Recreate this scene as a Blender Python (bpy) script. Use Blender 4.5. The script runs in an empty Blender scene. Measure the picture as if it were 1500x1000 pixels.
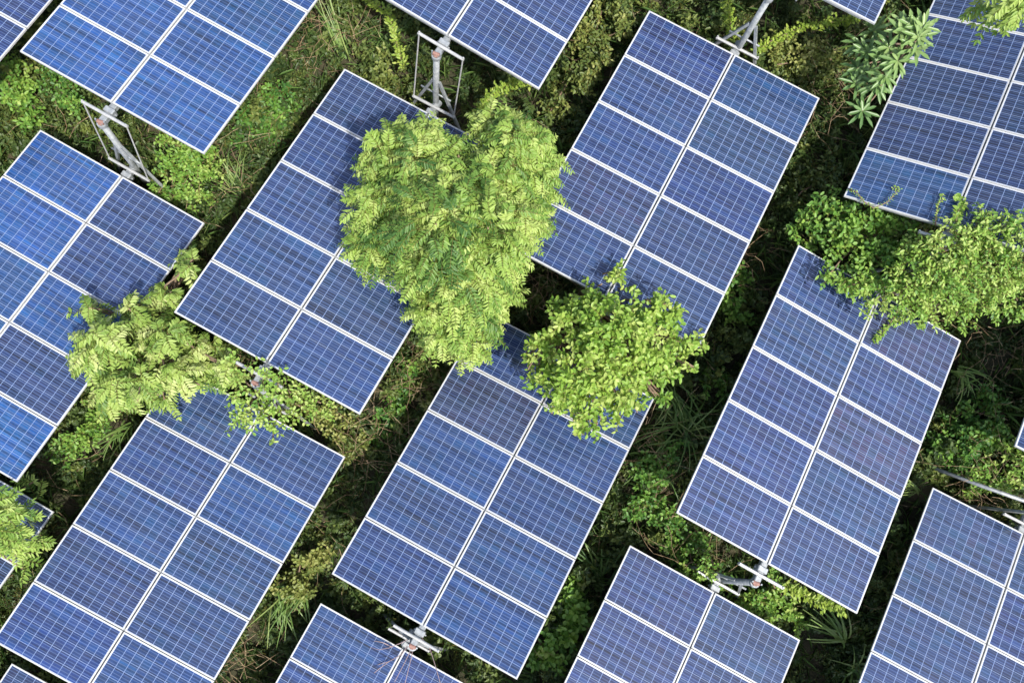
import bpy, bmesh, math, random
import numpy as np
from mathutils import Vector, Matrix, Quaternion
rng = np.random.default_rng(7); random.seed(7)
sc = bpy.context.scene; COL = sc.collection
# The hillside is laid out in its own frame: x right, y up the picture, z off the slope.
# Everything is turned at the end so that UP (the direction the posts stand in) becomes world Z.
F = 1210.5; CAMZ = 15.4
UP = Vector((0.099, 0.262, 1.0)).normalized(); UPN = np.array(UP)
PITCH = 1.0175; HW = 1.67; MW = 1.652; ML = 1.004
TR = {
 'T1':((-9.168,6.356),-1.720,(-0.4699,-0.8388,0.2751),(0.8737,-0.4865,0.0091)),
 'T2':((-5.106,5.874),-1.720,(-0.4699,-0.8388,0.2751),(0.8737,-0.4865,0.0091)),
 'T3':((0.161,6.953),-1.723,(-0.4648,-0.8432,0.2701),(0.8667,-0.4957,-0.0563)),
 'T4':((5.463,7.958),-1.801,(-0.4671,-0.8490,0.2471),(0.8803,-0.4727,0.0399)),
 'T5':((8.074,3.897),-1.659,(-0.4716,-0.8400,0.2683),(0.8574,-0.3656,0.3621)),
 'T6':((2.681,2.839),-1.801,(-0.4671,-0.8490,0.2471),(0.8803,-0.4727,0.0399)),
 'T7':((-2.625,1.788),-1.543,(-0.4683,-0.8392,0.2766),(0.8790,-0.4743,0.0490)),
 'T8':((-7.989,0.734),-1.693,(-0.4830,-0.8358,0.2609),(0.8699,-0.4921,0.0340)),
 'T9':((-0.206,-2.341),-1.702,(-0.4686,-0.8315,0.2983),(0.8828,-0.4532,0.1236)),
 'T10':((5.169,-1.328),-1.621,(-0.4623,-0.8496,0.2539),(0.8687,-0.4914,-0.0628)),
 'T11':((-5.541,-3.366),-1.750,(-0.4531,-0.8367,0.3074),(0.8828,-0.4691,0.0246)),
 'T12':((-3.068,-7.507),-1.737,(-0.4649,-0.8424,0.2725),(0.8813,-0.4698,0.0514)),
 'T13':((2.297,-6.466),-1.610,(-0.4717,-0.8418,0.2626),(0.8751,-0.4835,0.0219)),
 'T14':((7.625,-5.444),-1.582,(-0.4749,-0.8365,0.2734),(0.8799,-0.4573,0.1293)),
 'T15':((10.626,-0.298),-1.582,(-0.4749,-0.8365,0.2734),(0.8799,-0.4573,0.1293)),
 'T16':((-8.486,-8.570),-1.750,(-0.4531,-0.8367,0.3074),(0.8828,-0.4691,0.0246)),
 'T17':((-10.590,-4.244),-1.693,(-0.4830,-0.8358,0.2609),(0.8699,-0.4921,0.0340)),
}
def tmat(k):
    (x, y), z, a, c = TR[k]
    c = Vector(c).normalized(); b = -Vector(a); b = (b - c*b.dot(c)).normalized(); n = c.cross(b)
    m = Matrix((c, b, n)).transposed().to_4x4(); m.translation = Vector((x, y, z + CAMZ - 12.0))
    return m
TM = {k: tmat(k) for k in TR}
def at(x, y, z):
    d = CAMZ - z
    return Vector(((x-750)/F*d, -(y-500)/F*d, z))
# ------------------------------------------------------------------ object helpers
def tag(o, label=None, cat=None, group=None, kind=None):
    for k, v in (('label', label), ('category', cat), ('group', group), ('kind', kind)):
        if v: o[k] = v
    return o
def empty(name, m):
    o = bpy.data.objects.new(name, None); COL.objects.link(o); o.empty_display_size = .3
    o.matrix_basis = m if isinstance(m, Matrix) else Matrix.Translation(m)
    return o
def mobj(name, me, parent=None, m=None):
    o = bpy.data.objects.new(name, me); COL.objects.link(o)
    if m is not None: o.matrix_basis = m if isinstance(m, Matrix) else Matrix.Translation(m)
    if parent: o.parent = parent
    return o
def bm_mesh(name, bm, mat, smooth=False):
    me = bpy.data.meshes.new(name); bm.normal_update(); bm.to_mesh(me); bm.free()
    me.materials.append(mat)
    if smooth: me.polygons.foreach_set('use_smooth', [True]*len(me.polygons))
    return me
def box(bm, lo, hi, bev=0):
    r = bmesh.ops.create_cube(bm, size=1)
    lo, hi = Vector(lo), Vector(hi)
    for v in r['verts']:
        v.co = Vector([(lo[i]+hi[i])/2 + v.co[i]*(hi[i]-lo[i]) for i in range(3)])
    if bev:
        es = list({e for v in r['verts'] for e in v.link_edges})
        bmesh.ops.bevel(bm, geom=es, offset=bev, segments=1, affect='EDGES')
def tube(bm, pts, radii, n=8, caps=True):
    pts = [Vector(p) for p in pts]; rings = []
    if not hasattr(radii, '__len__'): radii = [radii]*len(pts)
    ref = None
    for i, p in enumerate(pts):
        t = (pts[min(i+1, len(pts)-1)] - pts[max(i-1, 0)]).normalized()
        if ref is None: ref = t.orthogonal().normalized()
        s = (ref - t*ref.dot(t)).normalized(); ref = s; q = t.cross(s)
        rings.append([bm.verts.new(p + (s*math.cos(2*math.pi*j/n) + q*math.sin(2*math.pi*j/n))*radii[i]) for j in range(n)])
    for a, b in zip(rings, rings[1:]):
        for j in range(n): bm.faces.new((a[j], a[(j+1) % n], b[(j+1) % n], b[j]))
    if caps and n > 2: bm.faces.new(list(reversed(rings[0]))); bm.faces.new(rings[-1])
# ------------------------------------------------------------------ materials
def mat(name):
    m = bpy.data.materials.new(name); m.use_nodes = True; nt = m.node_tree
    return m, nt, nt.nodes, nt.links, nt.nodes['Principled BSDF']
class NB:
    def __init__(s, nt): s.nt = nt
    def math(s, op, a, b=None, c=None):
        n = s.nt.nodes.new('ShaderNodeMath'); n.operation = op
        for i, v in enumerate((a, b, c)):
            if v is None: continue
            if isinstance(v, (int, float)): n.inputs[i].default_value = v
            else: s.nt.links.new(v, n.inputs[i])
        return n.outputs[0]
    def mix(s, f, a, b, mode='MIX'):
        n = s.nt.nodes.new('ShaderNodeMix'); n.data_type = 'RGBA'; n.blend_type = mode
        for idx, v in ((0, f), (6, a), (7, b)):
            if isinstance(v, (int, float)): n.inputs[idx].default_value = v
            elif isinstance(v, tuple): n.inputs[idx].default_value = (*v, 1)
            else: s.nt.links.new(v, n.inputs[idx])
        return n.outputs[2]
    def noise(s, vec, scale, detail=2, rough=.5):
        n = s.nt.nodes.new('ShaderNodeTexNoise'); n.inputs['Scale'].default_value = scale
        n.inputs['Detail'].default_value = detail; n.inputs['Roughness'].default_value = rough
        if vec is not None: s.nt.links.new(vec, n.inputs['Vector'])
        return n.outputs['Fac']
    def ramp(s, f, stops):
        n = s.nt.nodes.new('ShaderNodeValToRGB'); e = n.color_ramp.elements
        while len(e) < len(stops): e.new(.5)
        for el, (p, c) in zip(e, stops): el.position = p; el.color = (*c, 1)
        s.nt.links.new(f, n.inputs[0]); return n.outputs[0]
def steel(name, c0, c1, rough=.45, metal=.35, scale=14):
    m, nt, N, L, P = mat(name); b = NB(nt)
    tc = N.new('ShaderNodeTexCoord')
    f = b.noise(tc.outputs['Object'], scale, 5, .65)
    L.new(b.ramp(f, [(.3, c0), (.7, c1)]), P.inputs['Base Color'])
    P.inputs['Metallic'].default_value = metal
    L.new(b.math('ADD', b.math('MULTIPLY', f, .3), rough-.15), P.inputs['Roughness'])
    return m
M_ALU = steel('anodised_aluminium', (.39,.40,.405), (.47,.475,.47), .45, .1, 9)
M_GALV = steel('galvanised_steel', (.17,.19,.205), (.35,.37,.38), .5, .35, 16)
M_ROD = steel('zinc_rod', (.31,.32,.32), (.44,.44,.43), .45, .3, 20)
M_RUST = steel('rusty_bolt', (.16,.075,.06), (.27,.16,.13), .7, .1, 30)
def panel_mat():
    m, nt, N, L, P = mat('solar_cells'); b = NB(nt)
    uv = N.new('ShaderNodeUVMap'); uv.uv_map = 'cells'
    sx = N.new('ShaderNodeSeparateXYZ'); L.new(uv.outputs[0], sx.inputs[0])
    u, v = sx.outputs[0], sx.outputs[1]
    oi = N.new('ShaderNodeObjectInfo')
    fu, fv = b.math('FRACT', u), b.math('FRACT', v)
    cu, cv = b.math('FLOOR', u), b.math('FLOOR', v)
    def near(x, c, w): return b.math('LESS_THAN', b.math('ABSOLUTE', b.math('SUBTRACT', x, c)), w)
    # per-cell crystal tone
    cb = N.new('ShaderNodeCombineXYZ'); L.new(cu, cb.inputs[0]); L.new(cv, cb.inputs[1])
    L.new(b.math('MULTIPLY', oi.outputs['Random'], 977.), cb.inputs[2])
    wn = N.new('ShaderNodeTexWhiteNoise'); L.new(cb.outputs[0], wn.inputs['Vector'])
    cell = b.ramp(wn.outputs['Value'], [(0, (.0034,.0140,.055)), (.35, (.0038,.0162,.064)), (.6, (.0056,.0145,.053)), (.8, (.0036,.0215,.069)), (1, (.0068,.0145,.050))])
    # crystal grain and rows of slightly different dullness
    sc2 = N.new('ShaderNodeVectorMath'); sc2.operation = 'MULTIPLY'; L.new(uv.outputs[0], sc2.inputs[0]); sc2.inputs[1].default_value = (2.4, 2.4, 1)
    ad = N.new('ShaderNodeVectorMath'); ad.operation = 'ADD'; L.new(sc2.outputs[0], ad.inputs[0]); L.new(cb.outputs[0], ad.inputs[1])
    vor = N.new('ShaderNodeTexVoronoi'); L.new(ad.outputs[0], vor.inputs['Vector']); vor.inputs['Scale'].default_value = 1.7
    sv = N.new('ShaderNodeSeparateColor'); L.new(vor.outputs['Color'], sv.inputs[0])
    sr = N.new('ShaderNodeCombineXYZ'); L.new(b.math('MULTIPLY', v, 2.6), sr.inputs[1]); L.new(b.math('MULTIPLY', u, .12), sr.inputs[0]); L.new(b.math('MULTIPLY', oi.outputs['Random'], 55.), sr.inputs[2])
    st = b.noise(sr.outputs[0], 1.0, 2, .6)
    g = b.math('ADD', b.math('MULTIPLY', sv.outputs[0], .25), b.math('MULTIPLY', st, 2.9))
    g = b.math('MAXIMUM', b.math('ADD', g, -.58), .25)
    cell = b.mix(1.0, cell, g, 'MULTIPLY') if False else cell
    hs = N.new('ShaderNodeHueSaturation'); L.new(cell, hs.inputs['Color']); L.new(g, hs.inputs['Value'])
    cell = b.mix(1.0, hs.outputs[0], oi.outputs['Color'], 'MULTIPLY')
    # busbars (three along each cell) and the pale gaps between cells
    bus = b.math('MAXIMUM', b.math('MAXIMUM', near(fv, .20, .048), near(fv, .5, .048)), near(fv, .80, .048))
    cell = b.mix(b.math('MULTIPLY', bus, b.math('MULTIPLY', st, .8)), cell, (.070,.116,.250))
    gap = b.math('MAXIMUM', b.math('GREATER_THAN', b.math('ABSOLUTE', b.math('SUBTRACT', fu, .5)), .472),
                 b.math('GREATER_THAN', b.math('ABSOLUTE', b.math('SUBTRACT', fv, .5)), .474))
    cell = b.mix(gap, cell, (.138,.195,.34))
    # white back sheet round the block of cells
    edge = b.math('MAXIMUM', b.math('GREATER_THAN', b.math('ABSOLUTE', b.math('SUBTRACT', u, 5)), 5.0),
                  b.math('GREATER_THAN', b.math('ABSOLUTE', b.math('SUBTRACT', v, 3)), 3.0))
    cell = b.mix(edge, cell, (.42,.45,.52))
    # dust
    tc = N.new('ShaderNodeTexCoord')
    d = b.noise(tc.outputs['Object'], 3.1, 5, .7)
    cell = b.mix(b.math('MULTIPLY', b.math('GREATER_THAN', b.math('ADD', d, 0), .0), b.math('MULTIPLY', d, .07)), cell, (.42,.42,.46))
    L.new(cell, P.inputs['Base Color'])
    L.new(b.math('ADD', b.math('MULTIPLY', d, .10), .05), P.inputs['Roughness'])
    P.inputs['IOR'].default_value = 1.5
    return m
M_CELL = panel_mat()
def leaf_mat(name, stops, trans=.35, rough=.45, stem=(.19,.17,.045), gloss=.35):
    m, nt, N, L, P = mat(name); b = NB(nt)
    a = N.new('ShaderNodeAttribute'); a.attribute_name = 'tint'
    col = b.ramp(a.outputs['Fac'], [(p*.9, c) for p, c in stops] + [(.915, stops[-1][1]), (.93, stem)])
    L.new(col, P.inputs['Base Color']); P.inputs['Roughness'].default_value = rough
    P.inputs['Specular IOR Level'].default_value = gloss
    t = N.new('ShaderNodeBsdfTranslucent')
    hs = N.new('ShaderNodeHueSaturation'); hs.inputs['Hue'].default_value = .488; hs.inputs['Saturation'].default_value = 1.05; hs.inputs['Value'].default_value = 1.25
    L.new(col, hs.inputs['Color']); L.new(hs.outputs[0], t.inputs['Color'])
    mx = N.new('ShaderNodeMixShader'); mx.inputs[0].default_value = trans
    L.new(P.outputs[0], mx.inputs[1]); L.new(t.outputs[0], mx.inputs[2])
    L.new(mx.outputs[0], N['Material Output'].inputs['Surface'])
    return m
M_BIG = leaf_mat('feathery_leaf', [(0, (.055,.130,.028)), (.4, (.155,.270,.048)), (.75, (.270,.385,.078)), (1, (.38,.47,.14))])
M_OVAL = leaf_mat('oval_leaf', [(0, (.060,.150,.026)), (.4, (.150,.285,.040)), (.8, (.260,.390,.065)), (1, (.38,.46,.13))])
M_LEFT = leaf_mat('drooping_leaf', [(0, (.085,.165,.036)), (.4, (.19,.30,.06)), (.8, (.31,.41,.10)), (1, (.42,.48,.19))])
M_VINE = leaf_mat('vine_leaf', [(0, (.050,.135,.028)), (.4, (.120,.255,.042)), (.8, (.235,.375,.068)), (1, (.36,.45,.13))])
M_YEL = leaf_mat('yellow_green_leaf', [(0, (.12,.21,.034)), (.5, (.24,.35,.05)), (1, (.40,.46,.10))])
M_WHORL = leaf_mat('whorled_leaf', [(0, (.08,.16,.05)), (.5, (.16,.26,.08)), (1, (.30,.38,.15))], .25, .35)
M_COVER = leaf_mat('undergrowth_leaf', [(0, (.040,.075,.024)), (.35, (.080,.125,.034)), (.65, (.135,.180,.045)), (.9, (.21,.25,.06)), (1, (.32,.33,.11))], .35)
M_GRASS = leaf_mat('grass_blade', [(0, (.06,.13,.035)), (.5, (.13,.225,.055)), (1, (.25,.32,.10))], .3, .4, (.30,.24,.12))
M_DRY = leaf_mat('dry_stalk', [(0, (.13,.085,.045)), (.5, (.25,.175,.10)), (1, (.42,.32,.20))], .1, .8)
M_TWIG = leaf_mat('dry_pink_twig', [(0, (.22,.16,.16)), (1, (.36,.29,.30))], .1, .8)
def bark_mat():
    m, nt, N, L, P = mat('bark'); b = NB(nt); tc = N.new('ShaderNodeTexCoord')
    f = b.noise(tc.outputs['Object'], 11, 6, .7)
    L.new(b.ramp(f, [(.3, (.10,.065,.04)), (.7, (.24,.17,.11))]), P.inputs['Base Color']); P.inputs['Roughness'].default_value = .85
    return m
M_BARK = bark_mat()
def soil_mat():
    m, nt, N, L, P = mat('soil'); b = NB(nt); tc = N.new('ShaderNodeTexCoord')
    f = b.noise(tc.outputs['Object'], 1.3, 8, .7)
    L.new(b.ramp(f, [(.3, (.020,.024,.010)), (.5, (.038,.038,.017)), (.7, (.075,.055,.032))]), P.inputs['Base Color']); P.inputs['Roughness'].default_value = .95
    bp = N.new('ShaderNodeBump'); bp.inputs['Distance'].default_value = .05; L.new(b.noise(tc.outputs['Object'], 14, 5, .7), bp.inputs['Height']); L.new(bp.outputs[0], P.inputs['Normal'])
    return m
M_SOIL = soil_mat()
# ------------------------------------------------------------------ foliage in bulk (numpy)
def nrm(a): return a/np.maximum(np.linalg.norm(a, axis=-1, keepdims=True), 1e-9)
def rnd(n, s=1.): return rng.normal(0, s, (n, 3))
class Leaves:
    def __init__(s): s.v = []; s.t = []
    def add(s, P, D, N, L, W, tint, fold=.18, curl=.12, wid=(.30, .68), wr=(1., .78)):
        n = len(P)
        if n == 0: return
        L = np.broadcast_to(np.asarray(L, float), (n,))[:, None]; W = np.broadcast_to(np.asarray(W, float), (n,))[:, None]
        D = nrm(D); S = nrm(np.cross(D, N)); N = np.cross(S, D)
        up = N*W*fold
        a, b = wid
        V = np.stack([P, P + D*L*a + S*W*.5*wr[0] + up - N*L*curl*a*a, P + D*L*b + S*W*.5*wr[1] + up - N*L*curl*b*b,
                      P + D*L - N*L*curl, P + D*L*b - S*W*.5*wr[1] + up - N*L*curl*b*b, P + D*L*a - S*W*.5*wr[0] + up - N*L*curl*a*a], 1)
        s.v.append(V.reshape(-1, 3)); s.t.append(np.repeat(np.clip(np.broadcast_to(np.asarray(tint, float), (n,)), 0, .88), 6))
    def strip(s, A, B, w, tint):      # thin stalks from A to B
        n = len(A); T = nrm(B-A); S = nrm(np.cross(T, np.array([.3, .2, 1.]))); Q = np.cross(T, S)
        w = np.broadcast_to(np.asarray(w, float), (n,))[:, None]
        V = np.stack([A - S*w, A - Q*w*.6, B - Q*w*.4, B + Q*w*.0, B + S*w*.5, A + S*w], 1)
        s.v.append(V.reshape(-1, 3)); s.t.append(np.repeat(np.broadcast_to(np.asarray(tint, float), (n,)), 6))
    def mesh(s, name, m, keep=None, origin=None):
        V = np.concatenate(s.v); T = np.concatenate(s.t); n = len(V)//6
        if keep is not None:
            k = keep(V.reshape(n, 6, 3)); V = V.reshape(n, 6, 3)[k].reshape(-1, 3); T = T.reshape(n, 6)[k].ravel(); n = len(V)//6
        if origin is not None: V = V - np.array(origin)
        me = bpy.data.meshes.new(name); me.vertices.add(n*6); me.vertices.foreach_set('co', V.astype(np.float32).ravel())
        idx = (np.arange(n)[:, None]*6 + np.array([0, 1, 2, 3, 0, 3, 4, 5])[None]).ravel()
        me.loops.add(n*8); me.loops.foreach_set('vertex_index', idx.astype(np.int32))
        me.polygons.add(n*2); me.polygons.foreach_set('loop_start', (np.arange(n*2)*4).astype(np.int32))
        try: me.polygons.foreach_set('loop_total', np.full(n*2, 4, np.int32))
        except Exception: pass
        me.update(calc_edges=True)
        at_ = me.attributes.new('tint', 'FLOAT', 'POINT'); at_.data.foreach_set('value', np.clip(T, 0, 1).astype(np.float32))
        me.materials.append(m); return me
TMI = [np.array(TM[k].inverted()) for k in TM]
def keep_off(lo, hi, marg=.05):
    def f(V):
        ok = np.ones(len(V), bool)
        for M in TMI:
            for j in (0, 2, 3, 4):
                q = V[:, j] @ M[:3, :3].T + M[:3, 3]
                ok &= ~((np.abs(q[:, 0]) < HW+marg) & (np.abs(q[:, 1]) < 2.5*PITCH+marg) & (q[:, 2] > lo) & (q[:, 2] < hi))
        return ok
    return f
LOW = keep_off(-.10, 4.0); HIGH = keep_off(-.12, .05, .0)
STEM = .97
def fronds(Lv, B, D, L, pairs, ll, lw, droop, tint, ang=.95, stalk=.004, hang=.25):
    n = len(B); D = nrm(D); L = np.broadcast_to(np.asarray(L, float), (n,))[:, None]
    S = nrm(np.cross(D, UPN[None]) + 1e-4); prev = B
    roll = rng.normal(0, .3, (n, 1)); Nn = np.cross(S, D); S = nrm(S*np.cos(roll) + Nn*np.sin(roll))
    for j in range(pairs):
        t = .12 + .88*(j+1)/pairs
        p = B + D*L*t - UPN*droop*L*t*t; T = nrm(D - UPN*droop*2*t)
        Nn = np.cross(S, T)
        Lv.strip(prev, p, stalk, STEM); prev = p
        sz = (.75 + .5*math.sin(math.pi*(j+.8)/(pairs+.6)))
        for sg in (-1, 1):
            d = S*sg*math.sin(ang) + T*math.cos(ang) - UPN*hang + rnd(n, .13)
            l = ll*sz*rng.uniform(.8, 1.15, n)
            Lv.add(p, d, Nn + rnd(n, .25), l, lw*sz*rng.uniform(.85, 1.15, n), tint + rng.normal(0, .07, n), curl=.18)
    Lv.add(prev, nrm(D - UPN*droop*2) + rnd(n, .1), np.cross(S, D), ll, lw, tint + rng.normal(0, .07, n))
def clip(t): return np.clip(t, 0, .98*.9)
def shell(c, r, n, flat=.75, top=-.25, depth=.5):
    # points through the outer part of a lumpy clump, with outward directions; more of them on its upper side
    d = nrm(rnd(n)); d[:, 2] = np.where(d[:, 2] < top, -d[:, 2], d[:, 2]); d = nrm(d)
    rr = r*(1-depth*rng.random(n)**1.7)
    return np.array(c) + d*rr[:, None]*np.array([1, 1, flat]), d
def limbs(bm, base, tops, r0, r1=.012, sway=.25, n=7):
    base = Vector(base)
    for k, tp in enumerate(tops):
        tp = Vector(tp); pts = []; rad = []
        fork = base.lerp(tp, .0)
        for i in range(n):
            t = i/(n-1)
            p = base + UP*((tp-base).dot(UP))*t + ((tp-base) - UP*((tp-base).dot(UP)))*(t**1.8)
            if 0 < i < n-1: p += Vector(rng.normal(0, .05*sway*4, 3))*t
            pts.append(p); rad.append(r0*(1-t)**1.1*(.55 if k else 1) + r1)
        tube(bm, pts, rad, 7)
def plant(name, label, cat, base, Lv, m, tops=None, r0=.03, keep=HIGH, group=None, fname='foliage', sname='trunk'):
    base = Vector(base); o = empty(name, base); tag(o, label, cat, group)
    mobj(fname, Lv.mesh(fname, m, keep, base), o)
    if tops:
        bm = bmesh.new(); limbs(bm, base, tops, r0)
        for v in bm.verts: v.co -= base
        mobj(sname, bm_mesh(sname, bm, M_BARK, True), o)
    return o
# ------------------------------------------------------------------ ground sheet
def hfield(x, y):
    return .10*np.sin(x*.9+1.3)*np.sin(y*.8-.4) + .06*np.sin(x*2.3-y*1.7) + .03*np.sin(x*5.1+2)*np.sin(y*4.3)
def ground():
    xs = np.concatenate([np.linspace(-160, -16, 12)[:-1], np.linspace(-16, 16, 129), np.linspace(16, 160, 12)[1:]])
    X, Y = np.meshgrid(xs, xs, indexing='ij'); Z = hfield(X, Y)*np.clip(2-np.maximum(abs(X), abs(Y))/16, 0, 1)
    n = len(xs); V = np.stack([X, Y, Z], -1).reshape(-1, 3)
    I = np.arange(n*n).reshape(n, n)
    Fc = np.stack([I[:-1, :-1], I[1:, :-1], I[1:, 1:], I[:-1, 1:]], -1).reshape(-1, 4)
    me = bpy.data.meshes.new('ground'); me.from_pydata(V.tolist(), [], Fc.tolist()); me.update(); me.materials.append(M_SOIL)
    me.polygons.foreach_set('use_smooth', [True]*len(me.polygons))
    tag(mobj('ground', me), kind='structure')
ground()
# ------------------------------------------------------------------ trackers
def laminate():
    bm = bmesh.new(); w, l, f = MW/2-.010, ML/2-.010, .006
    vs = [bm.verts.new((x, y, .030)) for x, y in ((-w, -l), (w, -l), (w, l), (-w, l))]
    lo = [bm.verts.new((v.co.x, v.co.y, .022)) for v in vs]
    fc = bm.faces.new(vs); bm.faces.new(list(reversed(lo)))
    for i in range(4): bm.faces.new((vs[i], lo[i], lo[(i+1) % 4], vs[(i+1) % 4]))
    uv = bm.loops.layers.uv.new('cells'); cw, cl = MW/2-.025, ML/2-.025
    for f_ in bm.faces:
        for lp in f_.loops: lp[uv].uv = (5 + 5*lp.vert.co.x/cw, 3 + 3*lp.vert.co.y/cl)
    return bm_mesh('solar_panel', bm, M_CELL)
def frame():
    bm = bmesh.new(); w, l, t = MW/2, ML/2, .019
    box(bm, (-w, -l, -.006), (w, -l+t, .034), .002); box(bm, (-w, l-t, -.006), (w, l, .034), .002)
    box(bm, (-w, -l+t, -.006), (-w+t, l-t, .0335), .002); box(bm, (w-t, -l+t, -.006), (w, l-t, .0335), .002)
    return bm_mesh('panel_frame', bm, M_ALU)
ME_LAM, ME_FRM = laminate(), frame()
HL = 2.5*PITCH
def part_mesh(name, fn, m, smooth=False):
    bm = bmesh.new(); fn(bm); return bm_mesh(name, bm, m, smooth)
ME_TUBE = part_mesh('torque_tube', lambda b: box(b, (-.055, -HL-.36, -.155), (.055, HL+.33, -.045), .012), M_GALV)
def rail(b): box(b, (-1.45, -.025, -.043), (1.45, .025, -.008), .004)
ME_RAIL = part_mesh('mounting_rail', rail, M_GALV)
def cbar(b):
    tube(b, [(-.41, 0, 0), (.41, 0, 0)], .027, 10)
    for s in (-1, 1): tube(b, [(s*.395, 0, -.045), (s*.395, 0, .045)], .016, 8)
ME_CBAR = part_mesh('crossbar', cbar, M_ROD)
def sleeve(b):
    box(b, (-.085, -.05, -.185), (.085, .05, -.02), .012); box(b, (-.11, -.012, -.13), (.11, .012, -.10), .003)
ME_SLEEVE = part_mesh('tube_bracket', sleeve, M_GALV)
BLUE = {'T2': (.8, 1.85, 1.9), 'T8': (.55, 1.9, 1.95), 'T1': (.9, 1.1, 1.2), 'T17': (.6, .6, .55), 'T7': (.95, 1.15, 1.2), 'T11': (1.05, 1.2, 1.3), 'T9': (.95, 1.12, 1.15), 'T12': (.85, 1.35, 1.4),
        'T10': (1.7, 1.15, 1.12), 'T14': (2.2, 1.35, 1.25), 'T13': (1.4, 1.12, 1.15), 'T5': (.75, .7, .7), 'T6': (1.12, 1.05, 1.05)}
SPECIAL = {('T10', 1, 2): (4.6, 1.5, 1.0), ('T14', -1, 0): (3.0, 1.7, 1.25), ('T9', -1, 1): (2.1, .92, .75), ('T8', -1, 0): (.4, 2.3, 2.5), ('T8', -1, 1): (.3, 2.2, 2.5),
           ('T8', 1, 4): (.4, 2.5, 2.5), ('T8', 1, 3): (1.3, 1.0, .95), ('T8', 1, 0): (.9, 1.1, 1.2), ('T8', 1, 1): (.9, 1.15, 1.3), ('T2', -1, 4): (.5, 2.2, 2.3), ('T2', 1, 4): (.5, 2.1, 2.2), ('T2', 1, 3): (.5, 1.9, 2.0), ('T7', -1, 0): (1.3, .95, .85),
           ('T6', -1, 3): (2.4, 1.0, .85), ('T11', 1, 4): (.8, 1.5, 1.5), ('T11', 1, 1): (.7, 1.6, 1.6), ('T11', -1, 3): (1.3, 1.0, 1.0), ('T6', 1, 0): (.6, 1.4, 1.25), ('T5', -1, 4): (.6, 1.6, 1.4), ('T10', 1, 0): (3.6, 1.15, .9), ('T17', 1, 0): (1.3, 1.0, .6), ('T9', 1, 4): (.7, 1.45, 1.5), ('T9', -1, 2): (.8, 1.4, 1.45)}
TLAB = {
 'T1': 'solar tracker table cut off in the upper left corner, only one side edge visible',
 'T2': 'bright blue solar tracker table at upper left, ending at the leaning grey post',
 'T3': 'solar tracker table hanging in from the top edge above the large tree',
 'T4': 'solar tracker table showing only one white corner above the whorled leaf plant',
 'T5': 'sideways rolled solar tracker table at upper right with whorled leaf plant over its edge',
 'T6': 'complete solar tracker table right of the large tree, lower end under small tree',
 'T7': 'solar tracker table with its right half under the large feathery tree',
 'T8': 'blue solar tracker table at the left edge with drooping tree over its right side',
 'T9': 'solar tracker table between the large tree, the small oval leaved tree and dry twigs below',
 'T10': 'violet blue solar tracker table with leafy vine creeping over its upper end',
 'T11': 'solar tracker table at lower left with yellow green bush across its upper end',
 'T12': 'solar tracker table cut by the bottom edge with dry pinkish twigs lying on it',
 'T13': 'solar tracker table cut by the bottom edge beneath the violet one, by crossed braces',
 'T14': 'pale violet solar tracker table in the lower right corner of the photo',
 'T15': 'solar tracker table showing one pale corner at the middle of the right edge',
 'T16': 'solar tracker table showing only its top corner in the bottom left corner',
 'T17': 'solar tracker table half buried under bright fern like branches at the lower left edge',
}
for k in TR:
    o = empty('solar_tracker', TM[k]); tag(o, TLAB[k], 'solar tracker', 'solar tracker tables on the slope')
    base = BLUE.get(k, (1, 1, 1))
    for r in range(5):
        for s in (-1, 1):
            jz = rng.normal(0, .0015)
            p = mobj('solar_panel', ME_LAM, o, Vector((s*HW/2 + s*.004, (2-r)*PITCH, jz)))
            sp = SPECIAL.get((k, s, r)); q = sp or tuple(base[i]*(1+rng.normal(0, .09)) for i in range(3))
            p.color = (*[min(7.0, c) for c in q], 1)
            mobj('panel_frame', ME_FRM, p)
    mobj('torque_tube', ME_TUBE, o)
    for r in range(6): mobj('mounting_rail', ME_RAIL, o, Vector((0, (r-2.5)*PITCH*.985, 0)))
    mobj('crossbar', ME_CBAR, o, Vector((0, HL+.17, -.015))); mobj('crossbar', ME_CBAR, o, Vector((0, -HL-.20, -.015)))
    mobj('tube_bracket', ME_SLEEVE, o, Vector((0, HL+.07, 0))); mobj('tube_bracket', ME_SLEEVE, o, Vector((0, -HL-.10, 0)))
# ------------------------------------------------------------------ posts and link rods between the tables
JOINTS = [('T2','T8','leaning grey post below the bright blue tracker table, inside white link rods','bright blue table and the left edge table'),
 ('T3','T7','tall grey post standing just above the large tree, rusty red cap on top','top edge table and the large tree table'),
 ('T4','T6','grey post with two splayed braces above the complete table right of the large tree','corner table and the complete table'),
 ('T6','T9','grey post mostly hidden behind the small oval leaved tree','two tables hidden behind the small tree'),
 ('T9','T12','short looking grey post seen from straight above beside the dry pinkish twigs','bottom centre tables beside the dry pinkish twigs'),
 ('T10','T13','grey post leaning left with wide brace between the violet table and the one below','violet table and the bottom table beneath it'),
 ('T7','T11','grey post buried in the yellow green bush','tables joined inside the yellow green bush'),
 ('T5','T10','grey post buried in the leafy vine at the right','rolled table and violet table inside the leafy vine'),
 ('T15','T14','grey post with long grey brace at the right edge','right edge corner table and the pale violet table')]
ME_PAD = None
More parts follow.
